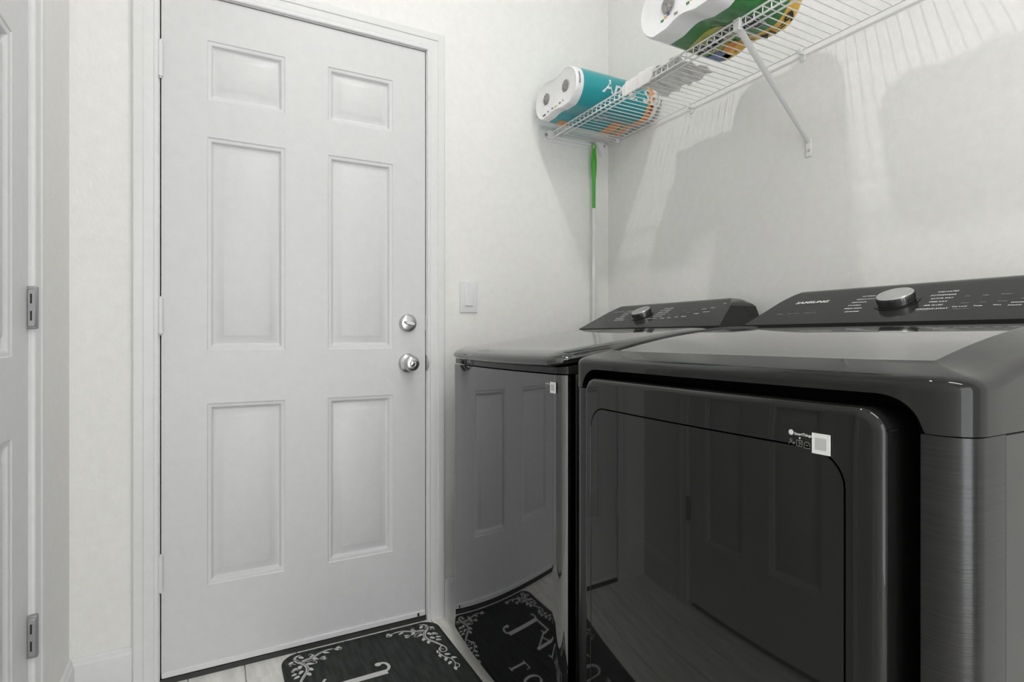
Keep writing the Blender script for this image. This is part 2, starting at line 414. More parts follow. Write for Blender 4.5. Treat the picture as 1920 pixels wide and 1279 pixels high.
# top cap
ztop = lambda x: 1.046 - .29*max(0, 1.13-x)**2
CPF = [(0, None), (0, -.0285), (0, -.0275), (.0006, -.0243), (.002, -.0209), (.0045, -.0180), (.008, -.0156), (.012, -.0137), (.016, -.0123), (.030, -.0081), (.045, -.0036), (.0565, -.0003), (.0575, 0), (.0600, -.0012), (.0615, -.0032)]
def smooth01(t): t = max(0, min(1, t)); return t*t*(3-2*t)
cap_a = (DF-.003, 1.400, DY0-.002, DY1+.002, .036, .009)
rings = []
for i, dz in CPF:
    pl = inset_plan(*cap_a, i, nf=170); ring = []
    for x, y in pl:
        if dz is None:
            z = .9205
            if x < .70:   # arch over the door
                e = min(y-(DY0+.040), (DY1-.040)-y)
                z += .038*math.sqrt(max(0, 1-(1-min(1, max(0, e/.045)))**2)) if e > 0 else 0
        else: z = ztop(max(x, .705))+dz
        ring.append((x, y, z))
    rings.append(ring)
cap = MB().loft(rings, cap0=False, cap1=False).build('top_cap', 'cap_gloss', dryer, smooth=50)
def deck_grid(xa, xb, ya, yb, r, zfun, nx=48, ny=12):
    g = []
    for i in range(nx+1):
        x = xa+(xb-xa)*i/nx; q = 0
        if x < xa+r: q = r-math.sqrt(max(0, r*r-(xa+r-x)**2))
        for j in range(ny+1): g.append((x, ya+q+(yb-ya-2*q)*j/ny, zfun(x)))
    return MB().add(g, [(i*(ny+1)+j, (i+1)*(ny+1)+j, (i+1)*(ny+1)+j+1, i*(ny+1)+j+1) for i in range(nx) for j in range(ny)])
deck_grid(DF+.046, 1.345, DY0+.057, DY1-.057, .010, lambda x: ztop(max(x, .705))-.0032).build('top_deck', 'deck_gloss', dryer, smooth=60)
# underside return of the cap over the recess
MB().loft([[(DF+.001, DY0+.05, .9585), (DF+.001, DY1-.05, .9585)], [(.72, DY0+.05, .9590), (.72, DY1-.05, .9590)]], False, False, closed=False).build('cap_return', 'recess_black', dryer)
# console
DC = (1.15, 1.0505, 1.33, 1.134)
console('console', DC[0], DC[1], DC[2], DC[3], 1.398, .95, DY0+.012, DY1-.012, (.008, .008), 'console_black', dryer)
def con_fn(Cc, y, s, off=.0006):
    """print mapper: u to the right (-Y), v up the slope, starting at Y=y and slope fraction s"""
    L = math.hypot(Cc[2]-Cc[0], Cc[3]-Cc[1]); dx, dz = (Cc[2]-Cc[0])/L, (Cc[3]-Cc[1])/L
    return lambda u, v: (Cc[0]+(s*L+v)*dx - dz*off, y-u, Cc[1]+(s*L+v)*dz + dx*off)
def con_pt(Cc, y, s, h):
    f = con_fn(Cc, y, s, h); return Vector(f(0, 0))
def con_axis(Cc):
    L = math.hypot(Cc[2]-Cc[0], Cc[3]-Cc[1]); return Vector((-(Cc[3]-Cc[1])/L, 0, (Cc[2]-Cc[0])/L))
def dial(Cc, y, s, r, h, parent):
    ax = con_axis(Cc); o = con_pt(Cc, y, s, 0)
    ring = MB().lathe([(r*1.22, .0), (r*1.22, .0012), (r*1.02, .0018), (0, .0018)], o, ax, 40).build('dial_ring', 'console_black', parent, smooth=40)
    kn = MB().lathe([(r*.93, .001), (r*.93, .004), (r, .0045), (r*1.0, h-.004), (r*.985, h-.0015)], o, ax, 48).build('control_dial', 'knob_side', parent, smooth=40, label='round silver control dial')
    MB().lathe([(r*.985, h-.0016), (r*.95, h), (r*.8, h+.0006), (0, h+.0006)], o, ax, 48).build('dial_face', 'satin', kn, smooth=40)
    mb = MB()
    for k in range(48):
        a = 2*PI*k/48; u = ax.orthogonal().normalized(); w = ax.cross(u)
        d = u*math.cos(a)+w*math.sin(a); tt = ax.cross(d)
        p = o+d*(r*1.0); q = [p-tt*.0007, p+tt*.0007, p+tt*.0007+d*.0007, p-tt*.0007+d*.0007]
        mb.loft([[x+ax*.006 for x in q], [x+ax*(h-.004) for x in q]])
    mb.build('grip_ribs', 'knob_side', kn)
    return kn
dial(DC, .645, .50, .0335, .020, dryer)
lt = MB()
text(lt, 'SAMSUNG', .0178, con_fn(DC, .8865, .61), shear=.0, bold=.0006)
prt = flatten_normals_build(lt, 'maker_lettering', 'print_white', dryer)
lt_name, lt_mat, lt_par = 'cycle_lettering', 'print_white', dryer
for (y, s, b) in ((.737, .715, 'NORMAL'), (.7405, .628, 'HEAVY DUTY'), (.7420, .542, 'BEDDING'), (.742, .456, 'TOWELS'), (.7405, .370, 'PERM PRESS'), (.7300, .280, 'SANITIZE')):
    word_part(lt_name, lt_mat, lt_par, b, .0072, con_fn(DC, y, s), bold=.0002, res=1)
for (y, s, b) in ((.588, .705, 'DELICATES'), (.594, .618, 'ACTIVEWEAR'), (.587, .532, 'QUICK DRY'), (.583, .446, 'TIME DRY'), (.584, .360, 'AIR FLUFF'), (.591, .270, 'WRINKLE AWAY')):
    word_part(lt_name, lt_mat, lt_par, b, .0072, con_fn(DC, y, s), bold=.0002, res=1)
for (y, s, b) in ((.5325, .305, 'Dry Level'), (.4996, .302, 'Temp.'), (.4711, .305, 'Time'), (.4484, .345, 'Wrinkle'), (.4484, .285, 'Prevent')):
    word_part(lt_name, lt_mat, lt_par, b, .0058, con_fn(DC, y, s), bold=.0002, res=1)

lt_name, lt_mat, lt_par = 'small_lettering', 'print_grey', dryer
for (y, s, b) in ((.8952, .290, 'Sensing'), (.868, .294, 'Smart Control'), (.826, .298, 'Wrinkle Prev.'), (.531, .555, 'Less'), (.503, .555, 'High'), (.476, .555, 'Medium'), (.525, .385, 'Norm'), (.495, .385, 'Low'), (.470, .39, '50 min'), (.44, .43, 'On')):
    word_part(lt_name, lt_mat, lt_par, b, .0052, con_fn(DC, y, s), bold=.0001, res=1)
word_part(lt_name, lt_mat, lt_par, 'Damp Alert', .005, con_fn(DC, .590, .235), res=1)
word_part(lt_name, lt_mat, lt_par, 'Adjust Time', .005, con_fn(DC, .527, .25), res=1)

# door of the dryer: rounded slab with an inset panel behind a groove
dY0, dY1, dZ0, dZ1, dX = .342, .893, .22, .943, .630
BOW = .010
def dbow(y): return -BOW*(1-((y-(dY0+dY1)/2)/((dY1-dY0)/2))**2)
dX = .634
door_prof = [(0, .704), (0, dX+.013), (0, dX+.012), (.001, dX+.006), (.004, dX+.0018), (.009, dX), (.0098, dX)]
rings = [[(x+(dbow(y) if x < .70 else 0), y, z) for y, z in rrect(dY0+i, dY1-i, dZ0+i, dZ1-i, .028-i*.6, ne=28)] for i, x in door_prof]
iY0, iY1, iZ0, iZ1 = .382, .870, .28, .890
for g_, h_ in ((-.0008, 0), (0, 0), (.001, .0022)):
    rings.append([(dX+h_+dbow(y), y, z) for y, z in rrect(iY0+g_, iY1-g_, iZ0+g_, iZ1-g_, .042-g_, ne=28)])
ddoor = MB().loft(rings, cap0=False, cap1=False).build('door', 'black_gloss', dryer, smooth=35)
mb = MB()                             # inset panel: bowed grid with rounded corners and a small edge
g = []; NY, NZ = 48, 6; pa, pb, pc, pd, pr = iY0+.0024, iY1-.0024, iZ0+.0024, iZ1-.0024, .040
ysamp = [pa+pr*(1-math.cos(PI/2*k/8)) for k in range(9)]+[pa+pr+(pb-pa-2*pr)*k/NY for k in range(1, NY)]+[pb-pr+pr*math.sin(PI/2*k/8) for k in range(9)]
for y in ysamp:
    d_ = max(0, pa+pr-y, y-(pb-pr)); q = pr-math.sqrt(max(0, pr*pr-d_*d_))
    for k in range(NZ+1): g.append((dX+.0002+dbow(y), y, pc+q+(pd-pc-2*q)*k/NZ))
mb.add(g, [(i*(NZ+1)+k, (i+1)*(NZ+1)+k, (i+1)*(NZ+1)+k+1, i*(NZ+1)+k+1) for i in range(len(ysamp)-1) for k in range(NZ)])
ip = mb.build('inset_panel', 'black_gloss', ddoor, smooth=35)
def yz_fn(X, y, z): return lambda u, v: (X, y-u, z+v)
def sticker(X, yl, z, k, parent):
    """black-and-white promo sticker: print left, white square right; yl = left edge"""
    MB().box(X-.0004, X+.001, yl-.0525*k, yl-.0305*k, z-.0125*k, z+.0115*k).build('white_sticker', 'sticker_white', parent, label='small white square sticker')
    MB().box(X-.0006, X+.0005, yl-.0485*k, yl-.0345*k, z-.0075*k, z+.0065*k).build('sticker_square', 'sticker_grey', parent)
    lt = MB()
    lt.lathe([(0, 0), (.0033*k, 0), (.0033*k, .0003), (0, .0003)], (X-.0003, yl-.0035*k, z+.0082*k), (-1, 0, 0), 20)
    text(lt, 'SmartThings', .0045*k, yz_fn(X-.0005, yl-.0078*k, z+.0058*k), bold=.00012, res=2)
    # wifi mark
    lt.add([(X-.0005, yl-.0150*k, z+.0010*k), (X-.0005, yl-.0165*k, z+.0034*k), (X-.0005, yl-.0135*k, z+.0034*k)], [(0, 1, 2)])
    flatten_normals_build(lt, 'sticker_lettering', 'print_white', parent)
    ic = MB()
    X2 = X-.0005
    def ring(cy, cz, r, w, a0=0, a1=2*PI, n=16):
        for q in range(n):
            b0, b1 = a0+(a1-a0)*q/n, a0+(a1-a0)*(q+1)/n
            ic.add([(X2, cy-rr*math.cos(b), cz+rr*math.sin(b)) for rr, b in ((r, b0), (r, b1), (r-w, b1), (r-w, b0))], [(0, 1, 2, 3)])
    ring(yl-.0035*k, z-.0012*k, .0016*k, .0005*k); ring(yl-.0035*k, z-.0070*k, .0036*k, .0005*k, .1, PI-.1); ring(yl-.0072*k, z-.0045*k, .0012*k, .0006*k)
    for (a, b, c, d) in ((.0105, .0110, -.0075, .0), (.0180, .0185, -.0075, .0), (.0105, .0185, -.0005, .0), (.0105, .0185, -.0075, -.007), (.0143, .0147, -.0075, .0), (.0155, .0175, -.0025, -.002), (.0155, .0175, -.0045, -.004)):
        ic.add([(X2, yl-a*k, z+c*k), (X2, yl-b*k, z+c*k), (X2, yl-b*k, z+d*k), (X2, yl-a*k, z+d*k)], [(0, 1, 2, 3)])
    ring(yl-.0245*k, z-.0045*k, .0040*k, .0005*k, 0, PI)
    for (a, b, c, d) in ((.0205, .0210, -.008, -.0045), (.0280, .0285, -.008, -.0045), (.0205, .0285, -.0085, -.008), (.0228, .0262, -.0055, -.0048)):
        ic.add([(X2, yl-a*k, z+c*k), (X2, yl-b*k, z+c*k), (X2, yl-b*k, z+d*k), (X2, yl-a*k, z+d*k)], [(0, 1, 2, 3)])
    flatten_normals_build(ic, 'sticker_icons', 'print_grey', parent)
sticker(dX+dbow(.425)-.0010, .4507, .8955, 1.0, ddoor)

# ------------------------------------------------------------------ washer (further back, beside the entry door)
WY0, WY1, WF = 1.083, 1.762, .712
washer = thing('washing_machine', (1.09, 1.42, 0), 'dark grey top-load washing machine beside the white entry door', 'washer')
zw = lambda x: .989 + .132*(x-.73)
pl = plan(WF, .80, WY0, WY1, .030, .020, nf=48, rb=.002)
pl = [(min(x, .745), y) for x, y in pl]
MB().loft([[(x, y, z) for x, y in pl] for z in (.06, .3, .6, .9, .929, .932)]).build('front_panel', 'black_metal', washer, smooth=40, label='glossy dark metal front panel')
MB().box(.747, 1.462, WY0+.002, WY1-.002, .02, .934).build('cabinet', 'cabinet_black', washer, bevel=(.003, 2))
pl = plan(WF+.003, 1.462, WY0+.001, WY1-.001, .03, .020, nf=48)
MB().loft([[(x, y, .935) for x, y in pl], [(x, y, zw(x)-.0365) for x, y in pl]]).build('top_frame', 'cap_gloss', washer, smooth=40)
la = (WF-.012, 1.225, WY0+.008, WY1-.010, .045, .022)
rings = []
for i, dz in ((.022, -.036), (.010, -.034), (.003, -.029), (0, -.0215), (.0025, -.0145), (.008, -.0095), (.020, -.0045), (.040, -.0008), (.050, 0)):
    rings.append([(x, y, zw(x)+dz) for x, y in inset_plan(*la, i, nf=48, rb=.03)])
MB().loft(rings).build('lid', 'deck_gloss', washer, smooth=60)
WC = (1.222, 1.053, 1.40, 1.139)
console('console', WC[0], WC[1], WC[2], WC[3], 1.46, .95, WY0+.004, WY1-.010, (.100, .008), 'console_black', washer)
for fx in (.78, 1.40):
    for fy in (WY0+.05, WY1-.05):
        MB().lathe([(0, 0), (.02, 0), (.02, .008), (.008, .012), (.008, .021), (0, .021)], (fx, fy, 0), (0, 0, 1), 16).build('foot', 'cabinet_black', washer)
dial(WC, 1.500, .50, .0335, .021, washer)
lt = MB()
text(lt, 'SAMSUNG', .0150, con_fn(WC, 1.7100, .70), bold=.0004)
flatten_normals_build(lt, 'maker_lettering', 'print_grey', washer)
lt_name, lt_mat, lt_par = 'cycle_lettering', 'print_white', washer
for k, (y, b) in enumerate(((1.630, 'NORMAL'), (1.632, 'HEAVY DUTY'), (1.626, 'BEDDING'), (1.622, 'TOWELS'), (1.626, 'PERM PRESS'), (1.62, 'QUICK WASH'))):
    word_part(lt_name, lt_mat, lt_par, b, .0085, con_fn(WC, y, .72-.08*k), bold=.0002, res=1)
for k, (y, b) in enumerate(((1.440, 'DELICATES'), (1.446, 'ACTIVEWEAR'), (1.440, 'RINSE + SPIN'), (1.436, 'SELF CLEAN'), (1.438, 'DEEP WASH'), (1.444, 'SPIN ONLY'))):
    word_part(lt_name, lt_mat, lt_par, b, .0085, con_fn(WC, y, .74-.08*k), bold=.0002, res=1)
for (y, s, b) in ((1.385, .33, 'Temp.'), (1.352, .34, 'Spin'), (1.322, .35, 'Soil'), (1.295, .36, 'Rinse'), (1.26, .45, 'Delay'), (1.255, .62, 'Lock'), (1.225, .65, 'Start'), (1.23, .50, 'Power'), (1.20, .80, 'On')):
    word_part(lt_name, lt_mat, lt_par, b, .0095, con_fn(WC, y, s), bold=.0002, res=1)

lt_name, lt_mat, lt_par = 'small_lettering', 'print_grey', washer
for (y, s, b) in ((1.735, .33, 'Sensing'), (1.705, .33, 'Smart Care'), (1.66, .33, 'Vibration'), (1.37, .58, 'Hot'), (1.33, .60, 'High'), (1.30, .52, 'Heavy'), (1.37, .46, 'Cold'), (1.335, .47, 'Low'), (1.28, .62, '2')):
    word_part(lt_name, lt_mat, lt_par, b, .0075, con_fn(WC, y, s), res=1)

sticker(WF-.0068, 1.1640, .9025, 1.08, washer)

# ------------------------------------------------------------------ wire shelf
ZD = 1.846; XF = 1.207; LIP = .022
YA, YB = 1.915, -.30
shelf = thing('wire_shelf', (XE-.005, .8, ZD), 'white wire shelf on the wall above washer and dryer', 'shelf')
wire0 = None; k = 0; y = YA-.012
while y > YB:
    if wire0 is None:
        wr = MB().tube([(1.489, 0, 0), (1.35, 0, 0), (XF+.003, 0, 0), (XF, 0, -.002), (XF-.001, 0, -LIP)], .0016, 6).build('wire', 'shelf_white', None, smooth=60)
        wire0 = wr.data
    else:
        wr = bpy.data.objects.new('wire', wire0); C.objects.link(wr)
    wr.location = (0, y, ZD); attach(wr, shelf)
    y -= .0254; k += 1
for nm, x, z, r in (('front_rod', XF-.0025, ZD+.0005, .0026), ('lip_rod', XF-.0035, ZD-LIP, .0026), ('support_rod', XF+.046, ZD-.0042, .0026), ('rear_rod', 1.488, ZD-.002, .0028)):
    MB().tube([(x, YA+.004, z), (x, YB, z)], r, 8).build(nm, 'shelf_white', shelf, smooth=60)
def clip(y):
    mb = MB().box(1.480, 1.4985, y-.006, y+.006, ZD-.014, ZD+.004).box(1.4965, 1.4995, y-.008, y+.008, ZD-.030, ZD+.006)
    mb.build('wall_clip', 'shelf_white', shelf, bevel=(.002, 2))
for y in (1.86, 1.455, 1.03, .55, .1): clip(y)
# sloping brace: pressed channel, flattened foot and screw
def brace(y):
    top = Vector((XF-.002, y, ZD-.016)); bot = Vector((1.4965, y, 1.575)); d = (bot-top).normalized(); n = Vector((d.z, 0, -d.x))
    rings = []
    for t, w, h in ((-.03, .009, .003), (0, .0105, .006), (.25, .0095, .007), (.85, .0075, .006), (1.0, .0065, .002)):
        p = top+(bot-top)*t
        rings.append([p+Vector((0, -w, 0)), p+Vector((0, -w*.6, 0))-n*h, p+Vector((0, w*.6, 0))-n*h, p+Vector((0, w, 0)), p+Vector((0, w*.7, 0))+n*.001, p+Vector((0, -w*.7, 0))+n*.001])
    b = MB().loft(rings).build('brace', 'shelf_white', shelf, smooth=30)
    MB().box(1.4955, 1.4995, y-.009, y+.009, 1.535, 1.585).build('brace_foot', 'shelf_white', b, bevel=(.002, 2))
    MB().lathe([(0, 0), (.005, 0), (.004, .003), (0, .0035)], (1.4955, y, 1.553), (-1, 0, 0), 14).build('screw', 'satin', b, smooth=40)
    MB().box(XF-.009, XF+.004, y-.010, y+.010, ZD-LIP-.006, ZD+.004).build('brace_hook', 'shelf_white', b, bevel=(.002, 2))
brace(1.012)
brace(-.1)
# end bracket on the door wall
mb = MB().box(XF-.035, 1.455, YN-.012, YN-.001, ZD-.020, ZD-.008).box(XF-.035, 1.455, YN-.004, YN-.001, ZD-.034, ZD-.008).box(XF-.022, XF+.012, YN-.024, YN-.001, ZD-.026, ZD+.006)
eb = mb.build('end_bracket', 'shelf_white', shelf, bevel=(.002, 2))
MB().add([(1.415, YN-.001, ZD-.006), (1.455, YN-.001, ZD-.006), (1.455, YN-.001, ZD-.060), (1.415, YN-.030, ZD-.006), (1.455, YN-.030, ZD-.006), (1.455, YN-.022, ZD-.058)],
         [(0, 1, 2), (3, 5, 4), (0, 2, 5, 3), (1, 4, 5, 2), (0, 3, 4, 1)]).build('gusset', 'shelf_white', eb)
for x in (XF-.028, 1.465):
    MB().lathe([(0, 0), (.006, 0), (.006, .004), (.003, .006), (0, .006)], (x, YN-.012, ZD-.012), (0, -1, 0), 14).build('screw', 'steel_grey', eb, smooth=40)

# ------------------------------------------------------------------ toilet paper and paper towel packs
def pack_outline(yc, zc, r, n=22, waist=.86, flat=.95):
    """two rolls side by side along Y; CCW list of (y, z)"""
    pts = []
    def h(d):       # half height at |y - yc| = d
        if d <= r: return r*(waist+(1-waist)*(1-math.cos(PI*d/r))/2)
        return math.sqrt(max(0, r*r-(d-r)**2))
    N = n*2
    for k in range(N+1):           # upper side, from +Y end to -Y end
        d = 2*r*math.cos(PI*k/N); pts.append((yc+d, zc+h(abs(d))))
    for k in range(1, N):
        d = -2*r*math.cos(PI*k/N); pts.append((yc+d, zc-min(h(abs(d)), flat*r)))
    return pts
def sleeve(x_list, yc, zc, r, waist=.86):
    """x_list: (x, scale)"""
    base = pack_outline(yc, zc, r, waist=waist); rings = []
    for x, s in x_list: rings.append([(x, yc+(y-yc)*(1-(1-s)*.5), zc+(z-zc)*s) for y, z in base])
    return rings
def bottom_fn(x0, y0, yc, zc, r, off, waist, swap=1):
    """print on the underside: u runs +Y, v runs +X"""
    def f(u, v):
        y = y0+u; d = abs(y-yc)
        hh = r*(waist+(1-waist)*(1-math.cos(PI*d/r))/2) if d <= r else math.sqrt(max(0, r*r-min(d-r, r*.95)**2))
        return (x0+v, y, zc-min(hh, .95*r)-off)
    return f
def side_fn(x0, a0, yc, zc, r, off):
    """print on the near flank: u runs +X, v climbs the arc from angle a0 (0 = level, facing -Y)"""
    def f(u, v):
        a = a0+v/r; return (x0+u, yc-r-(r+off)*math.cos(a), zc+(r+off)*math.sin(a))
    return f
def patch(fn, u0, u1, v0, v1, n=10, corner=.0):
    mb = MB(); g = []
    for i in range(n+1):
        for j in range(n+1):
            u = u0+(u1-u0)*i/n; v = v0+(v1-v0)*j/n
            if corner:                      # rounded, blob-like outline
                a, b = 2*i/n-1, 2*j/n-1
                k1 = math.sqrt(max(0, 1-corner*b*b/2)); k2 = math.sqrt(max(0, 1-corner*a*a/2))
                u = (u0+u1)/2+(u1-u0)/2*a*k1; v = (v0+v1)/2+(v1-v0)/2*b*k2
            g.append(fn(u, v))
    mb.add(g, [(i*(n+1)+j, (i+1)*(n+1)+j, (i+1)*(n+1)+j+1, i*(n+1)+j+1) for i in range(n) for j in range(n)])
    return mb
# teal toilet paper pack
r = .0705; yc = 1.7445; zc = ZD+.0025+r*.95; x0 = 1.108; x1 = 1.484
tp = thing('toilet_paper_pack', ((x0+x1)/2, yc, ZD+.002), 'teal plastic-wrapped toilet paper pack at the corner end of shelf', 'toilet paper')
white_end = [(x0+.004, .80), (x0+.001, .90), (x0, .93), (x0+.002, .965), (x0+.008, .99), (x0+.030, 1.0)]
MB().loft(sleeve(white_end, yc, zc, r), True, False).build('white_end_wrap', 'film_white', tp, smooth=50)
MB().loft(sleeve([(x0+.030, 1.0), (x0+.12, 1.004), (x0+.2, 1.0), (x1-.052, 1.002)], yc, zc, r), False, False).build('teal_wrap', 'teal', tp, smooth=50)
MB().loft(sleeve([(x1-.052, 1.002), (x1-.022, .995)], yc, zc, r), False, False).build('orange_band', 'orange', tp, smooth=50)
MB().loft(sleeve([(x1-.022, .995), (x1-.004, .97), (x1, .90), (x1+.001, .8)], yc, zc, r), False, True).build('clear_end_wrap', 'film_white', tp, smooth=50)
for sy in (-1, 1):
    c = MB().lathe([(0, 0), (.019, 0), (.0205, .0012), (.0195, .0018), (0, .0008)], (x0+.0030, yc+sy*r*.92, zc+.006), (-1, 0, 0), 28).build('roll_core', 'core_grey', tp, smooth=40, label='grey cardboard roll core under the film')
lt = MB()
ffn = lambda y, z: (lambda u, v: (x0-.0012, y-u, z+v))
mk = [('ink_black', 1.835, -.052, .020), ('ink_black', 1.800, -.048, .006), ('ink_black', 1.772, -.046, .008), ('ink_lime', 1.756, -.046, .020), ('ink_violet', 1.722, -.044, .010), ('core_grey', 1.700, -.042, .006)]
for m_, y, dz, w in mk:
    MB().box(x0+.0030, x0+.0048, y-w, y, zc+dz, zc+dz+.0045).build('print_mark', m_, tp)
MB().loft([[(x0+.010, yc-r-(r*1.004)*math.cos(a), zc+(r*1.004)*math.sin(a)) for a in (-.15, .05, .25, .45)], [(x0+.017, yc-r-(r*1.004)*math.cos(a), zc+(r*1.004)*math.sin(a)) for a in (-.15, .05, .25, .45)]], False, False, closed=False).build('barcode_mark', 'core_grey', tp)
lt = MB(); text(lt, 'Angel Soft', .070, side_fn(x0+.112, -.30, yc, zc, r, .0022), shear=.25, bold=.0012)
flatten_normals_build(lt, 'brand_lettering', 'print_white', tp)
lt = MB(); f = bottom_fn(x0+.15, yc-.03, yc, zc, r, .0016, .86)
text(lt, 'Soft &', .030, lambda u, v: f(u-.035, v+.028), shear=.3); text(lt, 'Strong', .030, lambda u, v: f(u-.03, v), shear=.3)
flatten_normals_build(lt, 'slogan_lettering', 'print_white', tp)
fb = bottom_fn(x0, yc, yc, zc, r, .0010, .86)
patch(fb, .055, .118, .060, .115).build('orange_patch', 'orange', tp, smooth=40)
patch(fb, -.02, .085, .262, .312).build('orange_patch', 'orange', tp, smooth=40)
lt = MB(); f = side_fn(x1-.036, -.80, yc, zc, r, .0015); text(lt, '=24', .020, lambda u, v: (x1-.026-v*.9, *f(0, u)[1:]), bold=.0006)
flatten_normals_build(lt, 'count_lettering', 'ink_black', tp)

# green paper towel pack
r2 = .0775; yc2 = 1.085; zc2 = ZD+.0025+r2*.95; g0 = 1.075; g1 = 1.364; WA = .80
pt = thing('paper_towel_pack', ((g0+g1)/2, yc2, ZD+.002), 'green and yellow wrapped paper towel pack on shelf by the brace', 'paper towels')
E2 = [(g0+.006, .78), (g0+.001, .90), (g0, .95), (g0+.003, .98), (g0+.012, 1.0), (g0+.066, 1.0)]
MB().loft(sleeve(E2, yc2, zc2, r2, WA), True, False).build('white_end_wrap', 'film_white', pt, smooth=50)
MB().loft(sleeve([(g0+.066, 1.0), (g0+.13, 1.006), (g1-.052, 1.0)], yc2, zc2, r2, WA), False, False).build('green_wrap', 'film_green', pt, smooth=50)
MB().loft(sleeve([(g1-.052, 1.0), (g1-.030, .998), (g1-.010, .985)], yc2, zc2, r2, WA), False, False).build('yellow_band', 'film_yellow', pt, smooth=50)
MB().loft(sleeve([(g1-.010, .985), (g1-.003, .94), (g1, .85), (g1+.002, .5)], yc2, zc2, r2, WA), False, True).build('clear_end_wrap', 'film_white', pt, smooth=50)
for sy in (-1, 1):
    MB().lathe([(0, 0), (.021, 0), (.023, .0012), (.022, .002), (0, .001)], (g0+.003, yc2+sy*r2*.62, zc2-.006), (-1, 0, 0), 28).build('roll_core', 'core_grey', pt, smooth=40)
    for q, (m_, dy, dz, w) in enumerate((('film_green', .030, -.036, .010), ('film_yellow', .017, -.032, .008), ('film_blue', .006, -.029, .008), ('core_grey', -.02, -.040, .012))):
        MB().box(g0+.0046, g0+.0068, yc2+sy*r2*.6+dy-w, yc2+sy*r2*.6+dy, zc2+dz-.005, zc2+dz).build('print_mark', m_, pt)
f0 = bottom_fn(g0, yc2, yc2, zc2, r2, .0012, WA); f1 = bottom_fn(g0, yc2, yc2, zc2, r2, .0022, WA); f2 = bottom_fn(g0, yc2, yc2, zc2, r2, .0032, WA)
patch(f0, -.040, .118, .112, .215, 14, 1.0).build('olive_badge', 'film_olive', pt, smooth=40)
patch(f1, .062, .128, .212, .268, 8).build('blue_panel', 'film_blue', pt, smooth=40)
patch(f1, .012, .062, .214, .246, 8, 1.0).build('orange_badge', 'orange', pt, smooth=40)
patch(f1, .012, .085, .244, .276, 8).build('yellow_corner', 'film_yellow', pt, smooth=40)
lt = MB(); text(lt, 'Bounty', .074, lambda u, v: f1(u*1.0-.108, v+.150), bold=.0055, shear=.12)
flatten_normals_build(lt, 'brand_outline', 'print_white', pt)
lt = MB(); text(lt, 'Bounty', .074, lambda u, v: f2(u*1.0-.108, v+.150), bold=.0024, shear=.12)
flatten_normals_build(lt, 'brand_lettering', 'ink_black', pt)
lt = MB(); text(lt, '6=14', .044, lambda u, v: f1(u*1.05-.140, v*.9+.248), bold=.001)
word_part('count_lettering', 'ink_black', pt, 'FULL ROLLS', .013, lambda u, v: f1(u-.022, v+.256), bold=.0003)
flatten_normals_build(lt, 'count_lettering', 'ink_black', pt)

# white wrapped pack further along the shelf: outside the frame, its shadow falls in view
r3 = .066; yc3 = .740; zc3 = ZD+.0025+r3*.95
sp = thing('tissue_pack', (1.23, yc3, ZD+.002), 'white wrapped tissue pack further along the shelf, above the dryer', 'tissue pack')
MB().loft(sleeve([(1.182, .8), (1.178, .94), (1.19, 1.0), (1.27, 1.0), (1.284, .94), (1.282, .8)], yc3, zc3, r3)).build('wrap', 'film_white', sp, smooth=50)
for sy in (-1, 1): MB().lathe([(0, 0), (.019, 0), (.0205, .0012), (0, .0008)], (1.181, yc3+sy*r3*.92, zc3), (-1, 0, 0), 24).build('roll_core', 'core_grey', sp, smooth=40)

# ------------------------------------------------------------------ crumpled white cloth on the shelf
cl = thing('cloth', (1.29, 1.32, ZD+.002), 'crumpled white cloth lying on the wire shelf between the packs', 'cloth')
def cloth_sheet(x0, x1, y0, y1, zf, nx, ny, thick):
    top = []; bot = []
    for i in range(nx+1):
        for j in range(ny+1):
            a, b = i/nx, j/ny
            edge = .012*noise.noise(Vector((a*5, b*5, 3.1)))
            x = x0+(x1-x0)*a+edge*(1 if .1 < b < .9 else .6); y = y0+(y1-y0)*b+.014*noise.noise(Vector((a*4+9, b*4, 1.7)))
            zt_, zb_ = zf(a, b, x, y)
            top.append((x, y, zt_)); bot.append((x, y, zb_))
    n = len(top); q = lambda i, j: i*(ny+1)+j; fs = []
    for i in range(nx):
        for j in range(ny):
            fs.append((q(i, j), q(i+1, j), q(i+1, j+1), q(i, j+1))); fs.append(tuple(n+t for t in (q(i, j), q(i, j+1), q(i+1, j+1), q(i+1, j))))
    bd = [q(i, 0) for i in range(nx+1)]+[q(nx, j) for j in range(1, ny+1)]+[q(i, ny) for i in range(nx-1, -1, -1)]+[q(0, j) for j in range(ny-1, 0, -1)]
    for k in range(len(bd)):
        a, b = bd[k], bd[(k+1) % len(bd)]; fs.append((a, b, n+b, n+a))
    return MB().add(top+bot, fs)
def zf1(a, b, x, y):
    e = min(1, 6*min(a+.05, 1-a+.02, b+.05, 1-b+.05))
    fold = .010*noise.noise(Vector((x*16+y*20, y*40-x*22, .3))) + .005*math.sin(55*y+30*x)
    zb_ = ZD+.0022+max(0, .007+.013*noise.noise(Vector((x*14+y*34, y*52-x*20, 6.0)))+.005*math.sin(120*y-46*x))
    zt_ = ZD+.007+.020*e*min(1, .25+1.6*a)+fold
    return max(zt_, zb_+.003), zb_
cloth_sheet(1.212, 1.385, 1.252, 1.455, zf1, 34, 44, .02).build('folded_layer', 'cloth', cl, smooth=70)
